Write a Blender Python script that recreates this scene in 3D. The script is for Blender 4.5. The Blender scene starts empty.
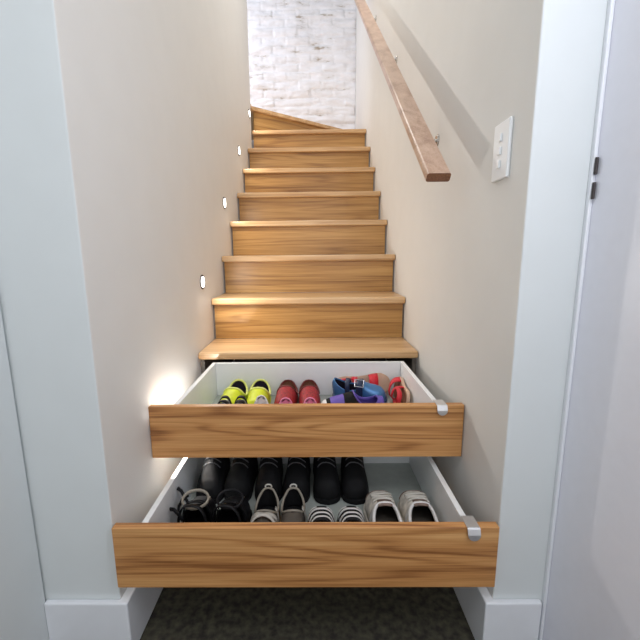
import bpy, bmesh, math, random
from mathutils import Vector, Matrix, noise
random.seed(7)
scene = bpy.context.scene
col = scene.collection
RISE, RUN = 0.1872, 0.231
Z0 = 3 * RISE                     # height of the second open step above the floor
WH = 0.4342                       # half width between the stair walls
WY = -0.679                       # face of the hall wall

# ------------------------------------------------------------------ helpers
def link(name, bm, mat, parent=None, smooth=False, bevel=0, segs=2):
    me = bpy.data.meshes.new(name)
    bmesh.ops.recalc_face_normals(bm, faces=bm.faces[:])
    bm.to_mesh(me); bm.free()
    for m in (mat if isinstance(mat, (list, tuple)) else [mat]):
        me.materials.append(m)
    o = bpy.data.objects.new(name, me); col.objects.link(o)
    if parent: o.parent = parent
    if smooth:
        for p in me.polygons: p.use_smooth = True
    if bevel:
        b = o.modifiers.new('bevel', 'BEVEL'); b.width = bevel; b.segments = segs; b.limit_method = 'ANGLE'
        b.harden_normals = False
    return o

def box(bm, x0, x1, y0, y1, z0, z1, mi=0):
    v = [bm.verts.new((x, y, z)) for x in (x0, x1) for y in (y0, y1) for z in (z0, z1)]
    for f in ((0,1,3,2),(4,6,7,5),(0,4,5,1),(2,3,7,6),(0,2,6,4),(1,5,7,3)):
        bm.faces.new([v[i] for i in f]).material_index = mi

def boxo(name, b, mat, parent=None, bevel=0, segs=2):
    bm = bmesh.new(); box(bm, *b); return link(name, bm, mat, parent, bevel=bevel, segs=segs)

def prism(bm, pts, z0, z1):
    a = [bm.verts.new((x, y, z0)) for x, y in pts]; b = [bm.verts.new((x, y, z1)) for x, y in pts]
    n = len(pts); bm.faces.new(a[::-1]); bm.faces.new(b)
    for i in range(n): bm.faces.new((a[i], a[(i+1) % n], b[(i+1) % n], b[i]))

def tube(bm, pts, r, n=8, closed=False, flat=1.0):
    pts = [Vector(p) for p in pts]; rings = []
    N = len(pts)
    for i, p in enumerate(pts):
        if closed: d = pts[(i+1) % N] - pts[i-1]
        else: d = pts[min(i+1, N-1)] - pts[max(i-1, 0)]
        d.normalize()
        up = Vector((0,0,1)) if abs(d.z) < .9 else Vector((1,0,0))
        a = d.cross(up).normalized(); b = a.cross(d)
        rings.append([bm.verts.new(p + (a*math.cos(2*math.pi*k/n) + b*flat*math.sin(2*math.pi*k/n))*r) for k in range(n)])
    for i in range(N if closed else N-1):
        A, B = rings[i], rings[(i+1) % N]
        for k in range(n): bm.faces.new((A[k], A[(k+1) % n], B[(k+1) % n], B[k]))
    if not closed: bm.faces.new(rings[0][::-1]); bm.faces.new(rings[-1])

def cyl(bm, c, axis, r, h, n=24):
    c = Vector(c); axis = Vector(axis).normalized()
    M = Matrix.Translation(c) @ axis.to_track_quat('Z', 'Y').to_matrix().to_4x4()
    bmesh.ops.create_cone(bm, cap_ends=True, segments=n, radius1=r, radius2=r, depth=h, matrix=M)

def empty(name, loc, label, cat, group=None, rot=(0,0,0)):
    o = bpy.data.objects.new(name, None); col.objects.link(o)
    o.empty_display_size = .05; o.location = loc; o.rotation_euler = rot
    o['label'] = label; o['category'] = cat
    if group: o['group'] = group
    return o

def structure(o): o['kind'] = 'structure'; return o

# ---------------------------------------------------------------- materials
def newmat(name):
    m = bpy.data.materials.new(name); m.use_nodes = True
    nt = m.node_tree; b = nt.nodes['Principled BSDF']
    return m, nt, b

def plain(name, c, rough=.5, metal=0, var=.06, scale=40, bump=0, emit=None):
    m, nt, b = newmat(name); N = nt.nodes; L = nt.links
    tc = N.new('ShaderNodeTexCoord'); nz = N.new('ShaderNodeTexNoise'); nz.inputs['Scale'].default_value = scale
    L.new(tc.outputs['Object'], nz.inputs['Vector'])
    r = N.new('ShaderNodeValToRGB'); r.color_ramp.elements[0].position = .3; r.color_ramp.elements[1].position = .7
    r.color_ramp.elements[0].color = tuple(max(0, x*(1-var)) for x in c) + (1,)
    r.color_ramp.elements[1].color = tuple(min(1, x*(1+var)) for x in c) + (1,)
    L.new(nz.outputs['Fac'], r.inputs['Fac']); L.new(r.outputs['Color'], b.inputs['Base Color'])
    b.inputs['Roughness'].default_value = rough; b.inputs['Metallic'].default_value = metal
    if bump:
        bp = N.new('ShaderNodeBump'); bp.inputs['Strength'].default_value = bump; bp.inputs['Distance'].default_value = .002
        L.new(nz.outputs['Fac'], bp.inputs['Height']); L.new(bp.outputs['Normal'], b.inputs['Normal'])
    if emit:
        b.inputs['Emission Color'].default_value = emit[0] + (1,); b.inputs['Emission Strength'].default_value = emit[1]
    return m

def wood(name, dark, mid, light, rough=.4, ring=26, sx=.30, fig=6.0, along=0, amp=.15):
    m, nt, b = newmat(name); N = nt.nodes; L = nt.links
    tc = N.new('ShaderNodeTexCoord'); oi = N.new('ShaderNodeObjectInfo')
    mul = N.new('ShaderNodeMath'); mul.operation = 'MULTIPLY'; mul.inputs[1].default_value = 37.0
    L.new(oi.outputs['Random'], mul.inputs[0])
    add = N.new('ShaderNodeVectorMath'); add.operation = 'ADD'
    L.new(tc.outputs['Object'], add.inputs[0]); L.new(mul.outputs[0], add.inputs[1])
    def mapping(sx_, sy_):
        mp = N.new('ShaderNodeMapping')
        s = [sy_]*3; s[along] = sx_
        mp.inputs['Scale'].default_value = s; L.new(add.outputs[0], mp.inputs['Vector']); return mp
    m1 = mapping(sx, fig)
    n1 = N.new('ShaderNodeTexNoise'); n1.inputs['Scale'].default_value = 1.6; n1.inputs['Detail'].default_value = 2.5; n1.inputs['Roughness'].default_value = .45
    L.new(m1.outputs[0], n1.inputs['Vector'])
    k = N.new('ShaderNodeMath'); k.operation = 'MULTIPLY'; k.inputs[1].default_value = ring*2*math.pi/2.2; L.new(n1.outputs['Fac'], k.inputs[0])
    s = N.new('ShaderNodeMath'); s.operation = 'SINE'; L.new(k.outputs[0], s.inputs[0])
    m2 = mapping(5, 230)
    n2 = N.new('ShaderNodeTexNoise'); n2.inputs['Scale'].default_value = 1.0; n2.inputs['Detail'].default_value = 3; L.new(m2.outputs[0], n2.inputs['Vector'])
    m3 = mapping(.8, 22)
    n3 = N.new('ShaderNodeTexNoise'); n3.inputs['Scale'].default_value = 1.2; n3.inputs['Detail'].default_value = 3; L.new(m3.outputs[0], n3.inputs['Vector'])
    # weighting : .5 + .17*sine + .5*(fibre-.5) + .7*(broad-.5)
    a1 = N.new('ShaderNodeMath'); a1.operation = 'MULTIPLY_ADD'; a1.inputs[1].default_value = -amp; a1.inputs[2].default_value = -.06
    ab = N.new('ShaderNodeMath'); ab.operation = 'MULTIPLY_ADD'; ab.inputs[1].default_value = .5; ab.inputs[2].default_value = .5; L.new(s.outputs[0], ab.inputs[0])
    pw = N.new('ShaderNodeMath'); pw.operation = 'POWER'; pw.inputs[1].default_value = 3.2; L.new(ab.outputs[0], pw.inputs[0])
    L.new(pw.outputs[0], a1.inputs[0])
    a2 = N.new('ShaderNodeMath'); a2.operation = 'MULTIPLY_ADD'; a2.inputs[1].default_value = .50; L.new(n2.outputs['Fac'], a2.inputs[0]); L.new(a1.outputs[0], a2.inputs[2])
    a3 = N.new('ShaderNodeMath'); a3.operation = 'MULTIPLY_ADD'; a3.inputs[1].default_value = .75; L.new(n3.outputs['Fac'], a3.inputs[0]); L.new(a2.outputs[0], a3.inputs[2])
    r = N.new('ShaderNodeValToRGB'); e = r.color_ramp.elements
    e[0].position = .26; e[0].color = dark + (1,); e[1].position = .78; e[1].color = light + (1,)
    q = e.new(.5); q.color = mid + (1,)
    L.new(a3.outputs[0], r.inputs['Fac']); L.new(r.outputs['Color'], b.inputs['Base Color'])
    b.inputs['Roughness'].default_value = rough
    bp = N.new('ShaderNodeBump'); bp.inputs['Strength'].default_value = .15; bp.inputs['Distance'].default_value = .001
    L.new(n2.outputs['Fac'], bp.inputs['Height']); L.new(bp.outputs['Normal'], b.inputs['Normal'])
    return m

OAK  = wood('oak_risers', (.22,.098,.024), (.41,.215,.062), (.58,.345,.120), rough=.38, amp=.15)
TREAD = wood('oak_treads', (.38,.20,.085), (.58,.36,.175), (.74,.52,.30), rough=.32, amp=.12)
OAKF = wood('oak_drawer_fronts', (.25,.095,.028), (.52,.245,.082), (.70,.39,.155), rough=.42, fig=5.2, ring=34, amp=.19)
RAILW = wood('handrail_oak', (.34,.20,.13), (.48,.31,.22), (.60,.43,.33), rough=.28, along=1, ring=10)
ENDG = plain('rail_end_grain', (.20,.085,.04), .6, var=.3, scale=300)
WALL = plain('painted_plaster', (.725,.72,.70), .6, var=.012, scale=9, bump=.05)
WALLH = plain('plaster_cool_light', (.69,.725,.73), .6, var=.012, scale=9, bump=.05)  # same paint as WALL, with the cool hall light put into the colour
SKIRT = plain('white_gloss_paint', (.80,.82,.86), .3, var=.01)
DOORM = plain('door_paint', (.85,.85,.92), .35, var=.01)
WHITE = plain('white_drawer_board', (.83,.85,.86), .35, var=.01)
BASEM = plain('drawer_bottom_board', (.45,.49,.46), .5, var=.05)
CARC = plain('carcass_board', (.16,.14,.12), .7, var=.2, scale=60)
CHROME = plain('brushed_nickel', (.62,.60,.57), .25, 1)
TABM = plain('satin_aluminium', (.68,.68,.69), .35, .85)
STEEL = plain('galvanised_runner', (.35,.36,.37), .4, .9)
HINGE = plain('dark_hinge_metal', (.06,.05,.05), .5, .5)
PLAST = plain('white_plastic', (.86,.88,.90), .3, var=.01)
LENS = plain('lit_lens', (1,1,1), .4, emit=((1,.97,.92), 6.0))

def floor_mat():
    m, nt, b = newmat('dark_speckled_floor'); N = nt.nodes; L = nt.links
    tc = N.new('ShaderNodeTexCoord')
    n = N.new('ShaderNodeTexNoise'); n.inputs['Scale'].default_value = 55; n.inputs['Detail'].default_value = 6; L.new(tc.outputs['Object'], n.inputs['Vector'])
    r = N.new('ShaderNodeValToRGB'); e = r.color_ramp.elements
    e[0].position = .35; e[0].color = (.022,.019,.015,1); e[1].position = .75; e[1].color = (.09,.085,.055,1)
    L.new(n.outputs['Fac'], r.inputs['Fac']); L.new(r.outputs['Color'], b.inputs['Base Color']); b.inputs['Roughness'].default_value = .85
    return m
FLOORM = floor_mat()

def brick_mat():
    m, nt, b = newmat('whitewashed_rough_brick'); N = nt.nodes; L = nt.links
    tc = N.new('ShaderNodeTexCoord'); mp = N.new('ShaderNodeMapping'); mp.inputs['Scale'].default_value = (.8, 1, 3.2)
    L.new(tc.outputs['Object'], mp.inputs['Vector'])
    n = N.new('ShaderNodeTexNoise'); n.inputs['Scale'].default_value = 6.5; n.inputs['Detail'].default_value = 7; n.inputs['Roughness'].default_value = .65; L.new(mp.outputs[0], n.inputs['Vector'])
    r = N.new('ShaderNodeValToRGB'); e = r.color_ramp.elements
    e[0].position = .33; e[0].color = (.42,.35,.28,1); e[1].position = .43; e[1].color = (.84,.83,.85,1)
    q = e.new(.36); q.color = (.70,.68,.68,1); q = e.new(.62); q.color = (.90,.90,.94,1)
    L.new(n.outputs['Fac'], r.inputs['Fac']); L.new(r.outputs['Color'], b.inputs['Base Color']); b.inputs['Roughness'].default_value = .8
    n2 = N.new('ShaderNodeTexNoise'); n2.inputs['Scale'].default_value = 45; n2.inputs['Detail'].default_value = 5; L.new(tc.outputs['Object'], n2.inputs['Vector'])
    bp = N.new('ShaderNodeBump'); bp.inputs['Strength'].default_value = .5; bp.inputs['Distance'].default_value = .006
    L.new(n2.outputs['Fac'], bp.inputs['Height']); L.new(bp.outputs['Normal'], b.inputs['Normal'])
    return m
BRICK = brick_mat()

# ------------------------------------------------------------- room shell
TOP = Z0 + 2.75
XL, XR = -0.607, 0.549
structure(boxo('floor', (-2.2, 2.2, -3.6, 2.5, -.06, 0), FLOORM))
def wallsolid(name, x0, x1, y0, y1, z1):
    bm = bmesh.new(); box(bm, x0, x1, y0, y1, 0, z1)
    for f in bm.faces:
        if f.calc_center_median().y < y0 + 1e-4: f.material_index = 1
    return structure(link(name, bm, [WALL, WALLH], bevel=.003))
wallsolid('wall_left', XL - .02, -WH, WY, 1.60, TOP)
wallsolid('wall_right', WH, XR + .02, WY, 2.425, TOP)
# hall side walls with their doors, coming towards the viewer
structure(boxo('wall_hall_left', (XL - .12, XL - .045, -3.4, WY, 0, TOP), WALLH))
structure(boxo('wall_hall_right', (XR + .045, XR + .12, -3.4, WY, 0, TOP), WALLH))

def door(name, side, y0, y1, x, mat):
    s = side
    r = empty(name, (x, y0, 0), '', ''); del r['label']; del r['category']; r['kind'] = 'structure'
    def pt(*b):
        return (min(b[0], b[1]) - x, max(b[0], b[1]) - x, b[2] - y0, b[3] - y0, b[4], b[5])
    boxo('door_leaf', pt(x, x + s*.036, y0 + .006, y1, .008, 2.05), mat, r, bevel=.0015)
    boxo('door_header', pt(x, x + s*.036, y0 + .006, y1, 2.055, TOP), WALLH, r)
    return r
dl = door('door_1', -1, -1.46, WY - .006, XL, WALLH)
dr = door('door_2', 1, -1.46, WY - .004, XR + .005, DOORM)
bm = bmesh.new(); cyl(bm, (-.0045, WY - .014 + 1.46, Z0+.530), (0,0,1), .0028, .030, 12); link('hinge', bm, HINGE, dr)
bm = bmesh.new(); cyl(bm, (-.0045, WY - .014 + 1.46, Z0+.486), (0,0,1), .0028, .030, 12); link('hinge', bm, HINGE, dr)
structure(boxo('trim_1', (XR - .003, XR + .0045, WY - .010, WY, 0, TOP), SKIRT, bevel=.002))

# skirting boards
def skirt(name, pts, h):
    bm = bmesh.new(); prism(bm, pts, 0, h); return structure(link(name, bm, SKIRT, bevel=.004, segs=3))
t = .022
skirt('baseboard_left', [(XL, WY), (XL, WY-.014), (-WH+t, WY-.014), (-WH+t, -.462), (-WH, -.462), (-WH, WY)], .147)
skirt('baseboard_right', [(XR-.008, WY), (WH, WY), (WH, -.462), (WH-t, -.462), (WH-t, WY-.014), (XR-.008, WY-.014)], .147)

# rough painted brick wall at the head of the stairs: real relief
def brick_wall():
    x0, x1, z0, z1, y = -1.5, .6, Z0 + 1.1, TOP, 2.44
    nx, nz = 210, 190
    bm = bmesh.new(); g = []
    bh = .075
    for j in range(nz + 1):
        z = z0 + (z1 - z0)*j/nz; row = []
        for i in range(nx + 1):
            x = x0 + (x1 - x0)*i/nx
            wz = z + .010*noise.noise(Vector((x*3, z*2, 1.3)))
            c = math.floor(wz/bh); fz = wz/bh - c
            bl = .22; xo = (c % 2)*bl/2 + .03*noise.noise(Vector((c*3.1, 0, 0))); cx = math.floor((x+xo)/bl); fx = (x+xo)/bl - cx
            d = min(min(fz, 1-fz)*bh, min(fx, 1-fx)*bl)
            depth = .010*max(0, 1 - d/.012)*(.35 + .65*abs(noise.noise(Vector((x*4+7, z*6, 3)))) * 1.6)
            depth += .007*noise.noise(Vector((cx*5.3, c*7.7, .5)))
            depth += .014*noise.noise(Vector((x*5, z*16, 2))) + .006*noise.noise(Vector((x*14, z*38, 5))) + .002*noise.noise(Vector((x*40, z*80, 8)))
            row.append(bm.verts.new((x, y + depth, z)))
        g.append(row)
    for j in range(nz):
        for i in range(nx):
            bm.faces.new((g[j][i], g[j][i+1], g[j+1][i+1], g[j+1][i]))
    b = [bm.verts.new(v) for v in ((x0, y+.12, z0), (x1, y+.12, z0), (x1, y+.12, z1), (x0, y+.12, z1))]
    bm.faces.new(b)
    return structure(link('wall_back', bm, BRICK, smooth=True))
brick_wall()

# -------------------------------------------------------------- staircase
st = empty('staircase', (0, 0, 0), 'oak staircase with white walls on both sides, rising to a rough white brick wall', 'staircase')
def tread_obj(i, pts=None):
    zt = Z0 + i*RISE; y = i*RUN; hw = WH - .0018
    bm = bmesh.new()
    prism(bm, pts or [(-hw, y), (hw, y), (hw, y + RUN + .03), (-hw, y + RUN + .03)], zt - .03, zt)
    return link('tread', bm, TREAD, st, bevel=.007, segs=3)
def riser_obj(i):
    y = i*RUN + .024
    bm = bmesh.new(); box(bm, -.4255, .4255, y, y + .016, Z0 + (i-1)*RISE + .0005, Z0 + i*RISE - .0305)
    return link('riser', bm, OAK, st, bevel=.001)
for i in range(-2, 7): tread_obj(i)
hw = WH - .0018
# last straight tread widens into the corner; a diagonal riser and landing follow
P, Q = (-hw, 7*RUN + .045), (hw, 2.325)
tread_obj(7, [(-hw, 7*RUN), (hw, 7*RUN), (hw, 2.42), (.3, 2.42), (-hw, 1.74)])
for i in list(range(1, 8)) + [-2]:
    riser_obj(i)
d = Vector((Q[0]-P[0], Q[1]-P[1])).normalized(); nrm = Vector((-d.y, d.x))
zt = Z0 + 8*RISE
bm = bmesh.new()
a = Vector(P) + nrm*.026; b_ = Vector(Q) + nrm*.026
a = a + d*.028
box(bm, 0, (b_ - a).length - .02, 0, .016, 0, RISE - .031)
o = link('riser', bm, OAK, st, bevel=.001); o.location = (a.x, a.y, Z0 + 7*RISE + .0005); o.rotation_euler = (0, 0, math.atan2(d.y, d.x))
bm = bmesh.new()
prism(bm, [P, Q, (hw, 2.42), (-1.3, 2.42), (-1.3, 1.62), (-hw, 1.62)], zt - .03, zt)
link('tread', bm, TREAD, st, bevel=.007, segs=3)
# carcass the drawers run in
for s in (-1, 1):
    for k in (-1, 0, 1):
        xs = sorted((s*(WH - .002), s*(WH - .017)))
        boxo('side_panel', (xs[0], xs[1], (k)*RUN + .028, k*RUN + .62, Z0 + (k-1)*RISE + .001, Z0 + k*RISE - .031), CARC, st)
boxo('back_panel', (-WH+.002, WH-.002, .66, .675, .01, Z0+.1), CARC, st)

# --------------------------------------------------------------- drawers
def drawer(loc, label, depth, hwf, ztop, zbot, yfront, group, tabx):
    r = empty('stair_drawer', (0, yfront, zbot), label, 'drawer', group)
    zt, h = ztop - zbot, 0
    bm = bmesh.new(); box(bm, -hwf, hwf, 0, .02, 0, zt); fr = link('drawer_front', bm, OAKF, r, bevel=.0018)
    xo, th = .371, .014
    zs = zt - .003
    for s in (-1, 1):
        xs = sorted((s*xo, s*(xo - th)))
        boxo('drawer_side', (xs[0], xs[1], .0203, depth, .008, zs), WHITE, r, bevel=.001)
        xr = sorted((s*(xo + .0005), s*(xo + .012)))
        boxo('runner', (xr[0], xr[1], .05, depth + .05, .03, .052), STEEL, r)['label'] = 'metal runner'
    boxo('drawer_back', (-xo+th+.0003, xo-th-.0003, depth - .014, depth, .018, zs), WHITE, r, bevel=.001)
    boxo('drawer_bottom', (-xo+th+.0003, xo-th-.0003, .0205, depth, .008, .0175), BASEM, r)
    # metal pull tab folded over the top edge
    bm = bmesh.new(); w = .0138; prof = [(.036, zt + .0012), (-.0022, zt + .0012), (-.0042, zt - .001), (-.0085, zt - .012)]
    vs = []
    for (yy, zz) in prof: vs.append((bm.verts.new((tabx - w, yy, zz)), bm.verts.new((tabx + w, yy, zz))))
    for k in range(len(vs)-1): bm.faces.new((vs[k][0], vs[k][1], vs[k+1][1], vs[k+1][0]))
    end = [vs[-1][0]]
    for k in range(1, 10):
        a = math.pi*k/10; end.append(bm.verts.new((tabx - w*math.cos(a), -.0088, zt - .012 - w*math.sin(a))))
    end.append(vs[-1][1]); bm.faces.new(end)
    o = link('pull_tab', bm, TABM, fr, smooth=False); o['label'] = 'satin metal pull tab'
    m = o.modifiers.new('thick', 'SOLIDIFY'); m.thickness = .0016; m.offset = 0
    return r
UZT, UZB, UY = Z0 - .032, Z0 - .1835, -.4618
LZT, LZB, LY = Z0 - .2188, Z0 - .3705, -.6947
drawer(None, 'upper open oak-fronted drawer, holding bright yellow, red and blue shoes', .445, .4315, UZT, UZB, UY, 'open drawers in the bottom steps', .370)
drawer(None, 'lower open oak-fronted drawer, pulled out furthest, holding black and white shoes', .50, .4281, LZT, LZB, LY, 'open drawers in the bottom steps', .370)

# ------------------------------------------------------------- step lights
names = ['lowest step light, tucked beside the upper open drawer, flooding the left wall with glow',
         'round step light in the left wall, beside the two lowest full risers',
         'round step light in the left wall, third one up from the open drawers',
         'small step light in the left wall, second from the top',
         'small step light at the far upper end of the left wall near the diagonal step']
POW = [6, 2.4, 1.4, 1.3, 1.3]
for k in range(5):
    y, z = -.35 + .4675*k, Z0 - .105 + .3745*k
    r = empty('step_light', (-WH, y, z), names[k], 'light', 'step lights along the left wall')
    bm = bmesh.new(); cyl(bm, (.0015, 0, 0), (1,0,0), .030, .003, 32)
    f = link('bezel', bm, HINGE, r, bevel=.001)
    bm = bmesh.new(); cyl(bm, (.0037, 0, 0), (1,0,0), .0225, .0012, 32)
    link('lens', bm, LENS, r)['label'] = 'glowing white lens'
    ld = bpy.data.lights.new('step_lamp', 'AREA'); ld.shape = 'DISK'; ld.size = .035; ld.energy = POW[k]; ld.color = (1, .95, .88)
    lo = bpy.data.objects.new('step_lamp', ld); col.objects.link(lo)
    lo.location = (-WH + .006, y, z); lo.rotation_euler = (0, -math.pi/2 + math.radians(12 if k else -14), 0)

# --------------------------------------------------------------- handrail
hr = empty('handrail', (.35, -.42, Z0 + .572), 'oak handrail sloping up the right wall on metal brackets', 'handrail')
sl = .8104; L_ = math.hypot(1, sl); dv = Vector((0, 1/L_, sl/L_)); nv = Vector((0, -sl/L_, 1/L_))
bm = bmesh.new(); ringA = []
def rr(w, h, r, n=5):
    out = []
    for cx, cz, a0 in ((w-r, h-r, 0), (-w+r, h-r, 90), (-w+r, -h+r, 180), (w-r, -h+r, 270)):
        for k in range(n+1):
            a = math.radians(a0 + 90*k/n); out.append((cx + r*math.cos(a), cz + r*math.sin(a)))
    return out
XC = .3475; sec = rr(.031, .012, .006); off = Vector((XC - .35, 0, 0))
A = [bm.verts.new(off + Vector((x, 0, 0)) + nv*(z - .008)) for x, z in sec]
B = [bm.verts.new(off + Vector((x, 0, 0)) + nv*(z - .008) + dv*2.62) for x, z in sec]
n = len(sec); bm.faces.new(A).material_index = 1; bm.faces.new(B[::-1]).material_index = 1
for k in range(n): bm.faces.new((A[k], A[(k+1) % n], B[(k+1) % n], B[k]))
link('rail', bm, [RAILW, ENDG], hr, bevel=.0008)
for yb in (-.115, .575, 1.25):
    t_ = (yb + .42)*L_
    p = dv*t_ + off                                # rail centre, local
    wx = WH - .35
    rk = bpy.data.objects.new('bracket', None); 
    bm = bmesh.new()
    zc = p.z - .082
    cyl(bm, (wx - .003, p.y, zc), (1,0,0), .017, .005, 24)
    tube(bm, [(wx - .005, p.y, zc), (wx - .035, p.y, zc), (wx - .055, p.y, zc + .006), (wx - .07, p.y, zc + .02), (p.x+.004, p.y, p.z - .036)], .006, 10)
    bo = link('bracket', bm, CHROME, hr, smooth=False, bevel=.0008)
    bm = bmesh.new(); cyl(bm, (wx - .001, p.y, zc), (1,0,0), .020, .0018, 24); link('wall_plate', bm, CHROME, bo)
    bo['label'] = 'polished metal wall bracket'

# ------------------------------------------------------------ switch plate
yc, zc = -.572, Z0 + .588
sw = empty('light_switch', (WH, yc, zc), 'tall white light switch plate with three switches on the right wall', 'light switch')
bm = bmesh.new(); box(bm, -.0075, 0, -.034, .034, -.059, .059); link('plate', bm, PLAST, sw, bevel=.003, segs=3)
for k in (-1, 0, 1):
    bm = bmesh.new(); box(bm, -.0115, -.0076, -.006, .006, k*.027 - .008, k*.027 + .008)
    link('switch', bm, PLAST, sw, bevel=.0015)

# =================================================================== shoes
def cr(xs, ys, x):                                     # smooth interpolation
    if x <= xs[0]: return ys[0]
    for i in range(len(xs)-1):
        if x <= xs[i+1]:
            u = (x - xs[i])/(xs[i+1] - xs[i]); u = u*u*(3-2*u)*.4 + u*.6
            return ys[i] + (ys[i+1]-ys[i])*u
    return ys[-1]
FX = [0, .02, .06, .13, .22, .40, .55, .70, .82, .92, .975, 1]
FW = [.0, .30, .52, .66, .70, .66, .78, .97, 1.0, .78, .45, 0]
FWW = [.0, .44, .68, .84, .90, .88, .90, .98, 1.0, .84, .52, 0]
FWB = [.0, .50, .78, .95, 1.0, .98, .97, 1.0, .98, .84, .52, 0]
FWM = [.0, .62, .86, .98, 1.0, 1.0, 1.0, 1.0, .97, .82, .52, 0]
WIDE = [0]
def halfw(s, W): return max(cr(FX, (FW, FWW, FWB, FWM)[int(WIDE[0])], s)*W/2, .0004)
OPEN = [52]
def samples(n): return [(1 - math.cos(math.pi*k/n))/2 for k in range(n+1)]

def sole_bm(L, W, h, grow=.003, heel=0):
    bm = bmesh.new(); S = samples(26); top = []; bot = []
    out = [(s*L + (grow*(2*s-1)), halfw(s, W) + grow) for s in S] + [(s*L + (grow*(2*s-1)), -halfw(s, W) - grow) for s in S[::-1][1:-1]]
    def zoff(x):
        s = x/L
        return heel*cr([0, .28, .7, 1], [1, .95, .0, 0], s) if heel else 0
    t = [bm.verts.new((x, y, zoff(x) + h)) for x, y in out]; b = [bm.verts.new((x, y*.97, zoff(x) if heel else 0)) for x, y in out]
    n = len(out); bm.faces.new(t)
    bm.faces.new(b[::-1])
    for i in range(n): bm.faces.new((t[i], b[i], b[(i+1) % n], t[(i+1) % n]))
    if heel:
        c = .05*L/.24
        box(bm, .006, .006 + c, -.024, .024, 0, heel*.98)
    return bm

class Prof:
    def __init__(s, L, W, base, back, mid, instep, toe, o0=.05, o1=.52, lift=0):
        s.L, s.W, s.base, s.o0, s.o1, s.lift = L, W, base, o0, o1, lift
        s.H = ([0, .03, .12, .3, o1, .72, .88, .96, 1], [back*.8, back, back*.97, mid, instep, (instep*.45+toe*.55), toe, toe*.62, toe*.08])
    def h(s, t): return cr(*s.H, t)
    def z0(s, t): return s.base + s.lift*cr([0, .28, .7, 1], [1, .95, 0, 0], t)
    def pt(s, t, phi, out=0):
        w, h = halfw(t, s.W) + out, s.h(t) + out
        c, si = math.cos(phi), math.sin(phi)
        e = .72
        return Vector((t*s.L, math.copysign(abs(c)**e, c)*w, s.z0(t) + abs(si)**.85*h))
    def phio(s, t):
        m, r = (s.o0+s.o1)/2, (s.o1-s.o0)/2
        u = (t-m)/r
        if abs(u) >= 1: return math.pi/2
        return math.pi/2 - math.radians(OPEN[0])*math.sqrt(1-u*u)**.8

def upper_bm(P, split=None, lo=0.0, hi=1.0, np_=9):
    bm = bmesh.new(); S = [s for s in samples(44) if lo <= s <= hi]
    rows = []
    for t in S:
        po = P.phio(t)
        l = [bm.verts.new(P.pt(t, po*k/np_)) for k in range(np_+1)]
        r = [bm.verts.new(P.pt(t, math.pi - po*k/np_)) for k in range(np_+1)]
        rows.append((l, r, t))
    for a, b in zip(rows, rows[1:]):
        for side in (0, 1):
            for k in range(np_):
                f = bm.faces.new((a[side][k], a[side][k+1], b[side][k+1], b[side][k]))
                if split: f.material_index = split((a[2]+b[2])/2, k/np_)
    bmesh.ops.remove_doubles(bm, verts=bm.verts[:], dist=.0003)
    return bm

def rim_pts(P, out=.001, n=20):
    a = [P.o0 + (P.o1-P.o0)*(1-math.cos(math.pi*k/n))/2 for k in range(n+1)]
    return [P.pt(t, P.phio(t), out) for t in a] + [P.pt(t, math.pi - P.phio(t), out) for t in a[::-1][1:-1]]

def band_bm(P, t0, t1, out=.002, thick=.003, phi0=0, phi1=math.pi, dt0=0, n=22, lift=0):
    """a strap following the shape of the foot from side to side"""
    bm = bmesh.new(); R = []
    for k in range(n+1):
        ph = phi0 + (phi1-phi0)*k/n
        sk = dt0*(k/n - .5)
        q = []
        for t in (t0+sk, t1+sk):
            for o_ in (out, out+thick):
                v = P.pt(t, ph, o_); v.z += lift*math.sin(ph); q.append(bm.verts.new(v))
        R.append(q)
    for a, b in zip(R, R[1:]):
        for i, j in ((0,1),(1,3),(3,2),(2,0)): bm.faces.new((a[i], a[j], b[j], b[i]))
    bm.faces.new((R[0][0], R[0][1], R[0][3], R[0][2])); bm.faces.new((R[-1][0], R[-1][1], R[-1][3], R[-1][2]))
    return bm

def M(name, c, rough=.55, metal=0, **k): return plain(name, c, rough, metal, **k)
mBLK = M('black_leather', (.009,.009,.011), .5)
mBLK2 = M('black_fabric', (.010,.010,.011), .8)
mBOOT = M('dull_black_leather', (.007,.007,.008), .72)
mDRK = M('dark_lining', (.018,.012,.03), .9)
mYEL = M('neon_yellow_neoprene', (.62,.70,.012), .5)
mYRIM = M('pale_yellow_trim', (.78,.82,.22), .5)
mRED = M('dark_red_fabric', (.30,.008,.014), .6, var=.5, scale=160)
mBRN = M('brown_insole', (.20,.085,.045), .6)
mMAR = M('maroon_trim', (.16,.035,.03), .5)
mWHT = M('white_leather', (.78,.77,.76), .45)
mOFF = M('worn_offwhite_leather', (.72,.68,.61), .6, var=.28, scale=48, bump=.5)
mTAN = M('tan_panel', (.62,.42,.30), .5)
mPNK = M('pink_fabric', (.80,.26,.42), .6)
mPUR = M('purple_fabric', (.13,.08,.42), .5)
mBLU = M('metallic_blue_leather', (.07,.20,.42), .28, .35)
mNVY = M('navy_leather', (.012,.025,.07), .4)
mREDB = M('bright_red_trim', (.62,.015,.03), .5)
mGRY = M('grey_trim', (.30,.27,.22), .5)
mGRYL = M('dark_grey_lace', (.10,.10,.11), .5)
mGRYD = M('grey_brown_insole', (.10,.085,.07), .7)
mTNG = M('dusty_brown_leather', (.24,.17,.14), .6, var=.3, scale=60)
mLACE = M('pale_lace', (.62,.60,.55), .7)
mBUCK = M('buckle_metal', (.7,.72,.75), .25, 1)
mGUM = M('tan_rubber_sole', (.42,.27,.15), .7)

for m_ in (mBLK, mBLK2, mBOOT): m_.node_tree.nodes['Principled BSDF'].inputs['Specular IOR Level'].default_value = .22

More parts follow.
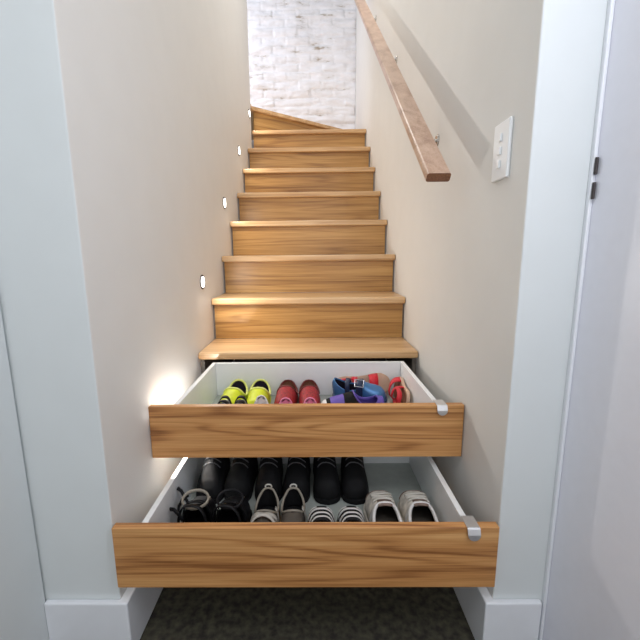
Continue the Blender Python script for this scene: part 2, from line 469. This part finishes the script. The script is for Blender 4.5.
def place(name, L, x, y, z, facing, label, group, roll=0, cat='shoe', tilt=0):
    """x, y: centre of the shoe; facing: world angle of the toe in degrees"""
    a = math.radians(facing); R = Matrix.Rotation(a, 3, 'Z')
    off = R @ Vector((L/2, 0, 0))
    return empty(name, (x - off.x, y - off.y, z), label, cat, group, (math.radians(roll), math.radians(tilt), a))

def solid(o, th=.0028, inner=True):
    m = o.modifiers.new('thick', 'SOLIDIFY'); m.thickness = th; m.offset = -1
    m.use_rim = True
    if inner: m.material_offset = 1
    return o

def insole(P, r, mat, label=None, z=.004):
    bm = bmesh.new(); S = samples(20)
    o_ = [(s*P.L, halfw(s, P.W)*.93, s) for s in S[1:-1]]
    t = [bm.verts.new((x, y, P.z0(s) + z)) for x, y, s in o_] + [bm.verts.new((x, -y, P.z0(s) + z)) for x, y, s in o_[::-1]]
    n = len(t); b = [bm.verts.new(v.co - Vector((0,0,z-.0002))) for v in t]
    bm.faces.new(t); bm.faces.new(b[::-1])
    for i in range(n): bm.faces.new((t[i], b[i], b[(i+1) % n], t[(i+1) % n]))
    o = link('insole', bm, mat, r)
    if label: o['label'] = label

def rim(P, r, mat, rad=.0025, label=None, name='collar_trim'):
    bm = bmesh.new(); tube(bm, rim_pts(P), rad, 8, closed=True)
    o = link(name, bm, mat, r, smooth=True)
    if label: o['label'] = label
    return o

def laces(P, r, mat, t0=.54, t1=.74, n=4, rad=.0018, out=.0035):
    for k in range(n):
        t = t0 + (t1-t0)*k/(n-1); bm = bmesh.new()
        pts = [P.pt(t + .02*math.sin(j*.6+k), math.radians(58 + 64*j/8), out) for j in range(9)]
        tube(bm, pts, rad, 6); link('lace', bm, mat, r, smooth=True)

def slip_on(r, L, W, mu, ml, ms, mi, mrim, back=.055, mid=.045, instep=.055, toe=.036, o0=.05, o1=.46, solez=.010, ins_label=None, split=None, rimr=.0025):
    P = Prof(L, W, solez, back, mid, instep, toe, o0, o1)
    link('sole', sole_bm(L, W, solez), ms, r, bevel=.002)
    mats = [mu, ml] if not isinstance(mu, list) else mu
    solid(link('upper', upper_bm(P, split), mats, r, smooth=True), inner=not isinstance(mu, list))
    insole(P, r, mi, ins_label)
    if mrim: rim(P, r, mrim, rimr)
    return P

UF = UZB + .0175 + .0006        # top of the upper drawer's bottom board
LF = LZB + .0175 + .0006

G1 = 'yellow slip-on pair'
WIDE[0] = 3; OPEN[0] = 72
for x, f, w in ((-.270, -93, 'left'), (-.178, -88, 'right')):
    r = place('slip_on_shoe', .215, x, -.152, UF, f, f'bright yellow slip-on with black inside, {w} of the yellow pair in the upper drawer', G1)
    slip_on(r, .215, .078, mYEL, mDRK, mYEL, mDRK, mYRIM, back=.060, mid=.056, instep=.062, toe=.05, o0=.04, o1=.48, rimr=.004)
G2 = 'red slip-on pair'
for x, f, w in ((-.079, -92, 'left'), (.007, -88, 'right')):
    r = place('slip_on_shoe', .20, x, -.145, UF, f, f'dark red speckled slip-on with brown insole, {w} of the red pair', G2)
    slip_on(r, .20, .076, mRED, mBRN, mMAR, mBRN, mMAR, back=.058, mid=.055, instep=.062, toe=.046, o0=.04, o1=.42)
WIDE[0] = 2
G3 = 'white and black sandal pair'
for x, f, w, wall in ((-.262, -92, 'left', 'nearer the white drawer side'), (-.208, -88, 'right', 'nearer the pink shoes')):
    r = place('sandal', .125, x, -.342, UF, f, f'white sandal with curved black straps before the yellow slip-ons, {wall}', G3, cat='sandal')
    P = slip_on(r, .125, .046, mWHT, mWHT, mWHT, mWHT, mWHT, back=.072, mid=.066, instep=.065, toe=.045, o1=.5)
    for a, b in ((.10, .20), (.30, .42), (.50, .62)):
        link('strap', band_bm(P, a, b, .0015, .003, .15, math.pi-.15, dt0=.04, lift=.016), mBLK, r, smooth=True)['label'] = 'curved black strap'
G4 = 'pink and white shoe pair'
for x, f, w in ((-.069, -91, 'left'), (.012, -88, 'right')):
    r = place('slip_on_shoe', .14, x, -.345, UF, f, f'small pink and white shoe in front of the red slip-ons, {w} of the two', G4)
    P = slip_on(r, .14, .062, [mPNK, mWHT], mWHT, mWHT, mPNK, mPNK, back=.076, mid=.068, instep=.066, toe=.04, o1=.36, split=lambda t, k: 1 if k < .5 else 0)
r = place('sneaker', .15, -.140, -.352, UF, -84, 'plain white low shoe between the black-strapped sandals and the pink pair', None)
slip_on(r, .15, .058, mWHT, mWHT, mWHT, mWHT, mWHT, back=.086, mid=.070, instep=.065, toe=.04, o1=.42)
OPEN[0] = 52
r = place('sneaker', .225, .142, -.262, UF, 184, 'purple shoe with black inside and white toe, lying crosswise behind the drawer front', None)
P = slip_on(r, .225, .086, [mPUR, mWHT, mBLK2], mDRK, mWHT, mDRK, mPUR, back=.070, mid=.078, instep=.088, toe=.060, o0=.10, o1=.46, split=lambda t, k: 1 if t > .86 else (2 if t > .81 or (.40 < t < .60 and k > .2) else 0))
WIDE[0] = False
def tan_sandal(r, L, mi=None):
    W = .08
    P = Prof(L, W, .012, .035, .034, .034, .028, .05, .5)
    link('sole', sole_bm(L, W, .012), mTAN, r, bevel=.003)
    insole(P, r, mi or mBRN)
    link('strap', band_bm(P, .60, .76, 0, .003), mREDB, r, smooth=True)['label'] = 'bright red toe strap'
    link('strap', band_bm(P, .30, .40, 0, .003), mREDB, r, smooth=True)['label'] = 'bright red instep strap'
    bm = bmesh.new(); pts = [P.pt(t, math.radians(38), .001) for t in (.30, .2, .1, .03)] + [P.pt(t, math.pi - math.radians(38), .001) for t in (.03, .1, .2, .30)]
    tube(bm, pts, .004, 8, flat=2.2); link('strap', bm, mREDB, r, smooth=True)['label'] = 'bright red heel strap'
G5 = 'tan and red sandal pair'
r = empty('sandal', (.104, -.042, UF + .0475), 'tan sandal with red straps standing on its side against the drawer back', 'sandal', G5, (math.radians(80), 0, math.radians(1)))
tan_sandal(r, .21, mTAN)
r = empty('sandal', (.345, -.225, UF + .0475), 'tan and brown sandal with red straps on its side against the right drawer side', 'sandal', G5, (math.radians(-80), 0, math.radians(90)))
tan_sandal(r, .17)
r = place('buckled_shoe', .192, .186, -.146, UF + .030, -14, 'metallic blue shoe with a dark buckled strap, propped at the right of the upper drawer', None, roll=20)
P = slip_on(r, .192, .072, mBLU, mDRK, mNVY, mBRN, mBLU, back=.070, mid=.058, instep=.060, toe=.042, o0=.05, o1=.6, rimr=.0025)
link('strap', band_bm(P, .46, .58, .002, .004, lift=.006), mNVY, r, smooth=True)['label'] = 'navy buckled strap'
link('strap', band_bm(P, .26, .34, .002, .004, lift=.006), mNVY, r, smooth=True)['label'] = 'navy rear strap'
ph = math.radians(112); c = P.pt(.52, ph, .013) + Vector((0,0,.006))
du = (P.pt(.57, ph) - P.pt(.47, ph)).normalized()*.015; dv_ = (P.pt(.52, ph+.1) - P.pt(.52, ph-.1)).normalized()*.012
bm = bmesh.new(); tube(bm, [c - du - dv_, c + du - dv_, c + du + dv_, c - du + dv_], .0024, 8, closed=True)
link('buckle', bm, mBUCK, r)['label'] = 'pale metal buckle'

# ---- lower drawer: black boots at the back
bootg = 'black ankle boots in the back row of the lower drawer'
xs = [-.298, -.209, -.120, -.031, .058, .147]
desc = ['leftmost of the back row, beside the left drawer side', 'second from the left in the back row', 'third from the left in the back row',
        'fourth from the left in the back row', 'second from the right in the back row', 'rightmost of the back row, next to bare drawer bottom']
WIDE[0] = True
for k, x in enumerate(xs):
    L = .208
    r = place('ankle_boot', L, x, -.328, LF, -90 + (-2 if k % 2 else 2), 'black ankle boot, ' + desc[k], bootg, cat='boot')
    P = Prof(L, .084, .016, .100 + .004*(k % 3), .098, .088, .050, .05, .46)
    link('sole', sole_bm(L, .080, .016), mBLK2, r, bevel=.002)
    solid(link('upper', upper_bm(P), [mBOOT, mBLK2], r, smooth=True)); insole(P, r, mBLK2); rim(P, r, mBLK2, .004)
    laces(P, r, mGRYL, .48, .66, 3, .0016)
G6 = 'black strappy sandal pair'
for n_, (x, w) in enumerate(((-.291, 'left'), (-.201, 'right'))):
    r = place('strappy_sandal', .215, x, -.555, LF, 92 - 5*n_, f'black strappy heeled sandal at the front of the lower drawer, {w} of the pair', G6, cat='sandal')
    P = Prof(.215, .084, .008, .060, .062, .070, .052, .05, .46, lift=.026)
    link('sole', sole_bm(.215, .084, .008, heel=.026), mBLK2, r)
    insole(P, r, mBLK, z=.003)
    solid(link('toe_upper', upper_bm(P, lo=.56), [mBLK, mBLK2], r, smooth=True))
    for (a, b, sk) in ((.60, .66, -.14), (.50, .55, .14), (.38, .43, -.12)):
        link('strap', band_bm(P, a, b, .002, .003, dt0=sk, lift=.006), mBLK, r, smooth=True)
    solid(link('heel_cup', upper_bm(P, hi=.24), [mBLK, mBLK2], r, smooth=True))
    bm = bmesh.new(); pts = []
    for k in range(18):
        a = math.pi*2*k/18; pts.append((.125 + .022*math.sin(a), .034*math.cos(a), .094 + .012*math.sin(a)))
    tube(bm, pts, .0030, 8, closed=True, flat=1.6); link('ankle_strap', bm, mGRY if n_ == 0 else mBLK, r, smooth=True)['label'] = 'grey ankle strap loop' if n_ == 0 else 'black ankle strap loop'
    link('piping', band_bm(P, .58, .90, .001, .002, 1.95, 2.03), mGRY, r, smooth=True)['label'] = 'grey piping line'
    if n_ == 0:
        for cp in (((.14,.030,.07), (.155,.048,.082), (.165,.062,.092), (.170,.076,.098)), ((.09,.032,.06), (.10,.050,.072), (.105,.064,.080), (.11,.077,.078)), ((.165,.040,.08), (.158,.058,.070), (.14,.064,.062), (.12,.058,.060), (.105,.048,.066))):
            cp = [(a_, b__*.80, c__) for a_, b__, c__ in cp]; bm = bmesh.new(); tube(bm, cp, .0034, 8, flat=1.8); link('loose_strap', bm, mBLK, r, smooth=True)
G7 = 'grey-trimmed flat pair'
OPEN[0] = 62; WIDE[0] = 2
for n_, (x, w) in enumerate(((-.110, 'left'), (-.036, 'right'))):
    r = place('flat_shoe', .20, x, -.553, LF, -91 + 2*n_, f'dark flat shoe with pale grey rim, {w} of the pair beside the striped shoes', G7)
    P = slip_on(r, .20, .066, mGRYD, mBLK2, mGUM, mBLK2, mGRY, back=.066, mid=.056, instep=.052, toe=.038, o0=.05, o1=.44, rimr=.0032)
    bm = bmesh.new(); c = P.pt(.03, math.pi/2, .004)
    tube(bm, [c + Vector((.002, .009*math.cos(a), .006*math.sin(a))) for a in [2*math.pi*k/14 for k in range(14)]], .0022, 8, closed=True)
    link('heel_loop', bm, mLACE, r, smooth=True)['label'] = 'pale heel pull loop'
    if n_ == 0:
        for sk in (-.12, .12):
            link('strap', band_bm(P, .54, .59, .004, .003, .5, math.pi-.5, dt0=sk, lift=.006), mLACE, r, smooth=True)['label'] = 'pale crossed strap'
    link('side_stripe', band_bm(P, .30, .35, .001, .002, 0, .85), mLACE, r, smooth=True)['label'] = 'pale side stripe'
OPEN[0] = 52; WIDE[0] = 1
G8 = 'black and white striped pair'
for n_, (x, w) in enumerate(((.040, 'left'), (.117, 'right'))):
    r = place('striped_shoe', .16, x, -.584, LF, 91 - 2*n_, f'small black shoe with white stripes, {w} of the pair beside the white sneakers', G8)
    P = slip_on(r, .16, .074, mBLK, mBLK2, mBLK2, mBLK2, mBLK, back=.055, mid=.056, instep=.078, toe=.054, o1=.34)
    for (a, b, p0, p1) in ((.42, .46, .5, math.pi-.5), (.55, .60, .5, math.pi-.5), (.68, .73, .45, math.pi-.45), (.78, .83, .75, 1.38), (.78, .83, 1.85, math.pi-.75)):
        link('stripe', band_bm(P, a, b, .0005, .0015, p0, p1), mWHT, r, smooth=True)['label'] = 'white stripe'
WIDE[0] = False
# worn white sneakers, toes to the back
G9 = 'worn white sneaker pair'
for n_, (x, w) in enumerate(((.207, 'left'), (.300, 'right'))):
    r = place('sneaker', .232, x, -.550, LF, 90 + (1 if n_ == 0 else -1), f'worn white lace-up sneaker, {w} of the pair at the lower drawer’s right end', G9)
    L, W = .232, .086
    WIDE[0] = 1; OPEN[0] = 60; P = Prof(L, W, .020, .052, .050, .062, .046, .05, .55)
    link('sole', sole_bm(L, W, .020, .004), mOFF, r, bevel=.003)
    solid(link('upper', upper_bm(P), [mOFF, mBLK2], r, smooth=True), .004); insole(P, r, mGRYD)
    rim(P, r, mWHT, .0045)
    link('toe_cap', band_bm(P, .87, .91, .0005, .002, .35, math.pi-.35), mTNG, r, smooth=True)['label'] = 'grey-brown toe overlay'
    link('side_overlay', band_bm(P, .48, .53, .0005, .002, .0, 1.0), mWHT, r, smooth=True)
    link('side_overlay', band_bm(P, .48, .53, .0005, .002, math.pi-1.0, math.pi), mWHT, r, smooth=True)
    laces(P, r, mLACE, .62, .78, 4, .0026)
    bm = bmesh.new()
    link('tongue', band_bm(P, .50, .60, .001, .004, math.radians(72), math.radians(108), n=8), mTNG, r, smooth=True)

# ---------------------------------------------------------------- lights
def area(name, loc, target, size, energy, color, sy=None):
    ld = bpy.data.lights.new(name, 'AREA'); ld.energy = energy; ld.color = color; ld.size = size
    if sy: ld.shape = 'RECTANGLE'; ld.size_y = sy
    o = bpy.data.objects.new(name, ld); col.objects.link(o); o.location = loc
    o.rotation_euler = (Vector(target) - Vector(loc)).to_track_quat('-Z', 'Y').to_euler()
    return o
area('hall_daylight', (.52, -1.16, Z0 + .75), (-.40, -.62, Z0 + .55), .35, 7.5, (.88, .90, 1.0), 1.5)
area('hall_ceiling_light', (-.1, -2.0, 2.95), (0, -.9, .6), .6, 8, (1, .98, .95))
area('hall_front_fill', (.15, -3.3, 1.25), (0, -.6, .45), 1.2, 13, (.97, .97, 1.0))  # added fill from an unseen source, lifts the drawer fronts and lower walls
area('stair_ceiling_light', (0, .75, 3.25), (0, .3, 1.0), .5, 11, (1, .97, .90))
area('landing_daylight', (-1.35, 1.75, 2.9), (.3, 2.3, 2.2), .7, 15, (.88, .90, 1.0))
w = bpy.data.worlds.new('room_ambience'); scene.world = w; w.use_nodes = True
w.node_tree.nodes['Background'].inputs[0].default_value = (.93, .96, 1, 1)
w.node_tree.nodes['Background'].inputs[1].default_value = .50

# ---------------------------------------------------------------- camera
cd = bpy.data.cameras.new('camera'); co = bpy.data.objects.new('camera', cd); col.objects.link(co)
cd.sensor_width = 36; cd.lens = 376.67/640*36; cd.shift_x = 10/640; cd.shift_y = .9/640; cd.clip_start = .02
R_ = Vector((.99990702, .00892096, -.01031328)); U_ = Vector((.00863255, .17134994, .98517241)); F_ = Vector((-.01055586, .98516984, -.171257))
m = Matrix((R_, U_, -F_)).transposed().to_4x4(); m.translation = Vector((.02491609, -1.43319059, .3723955 + Z0))
co.matrix_world = m
scene.camera = co
vs = scene.view_settings; vs.view_transform = 'Standard'; vs.look = 'None'; vs.gamma = 1; vs.exposure = 0; vs.use_curve_mapping = False
scene.cycles.max_bounces = 10; scene.cycles.diffuse_bounces = 6
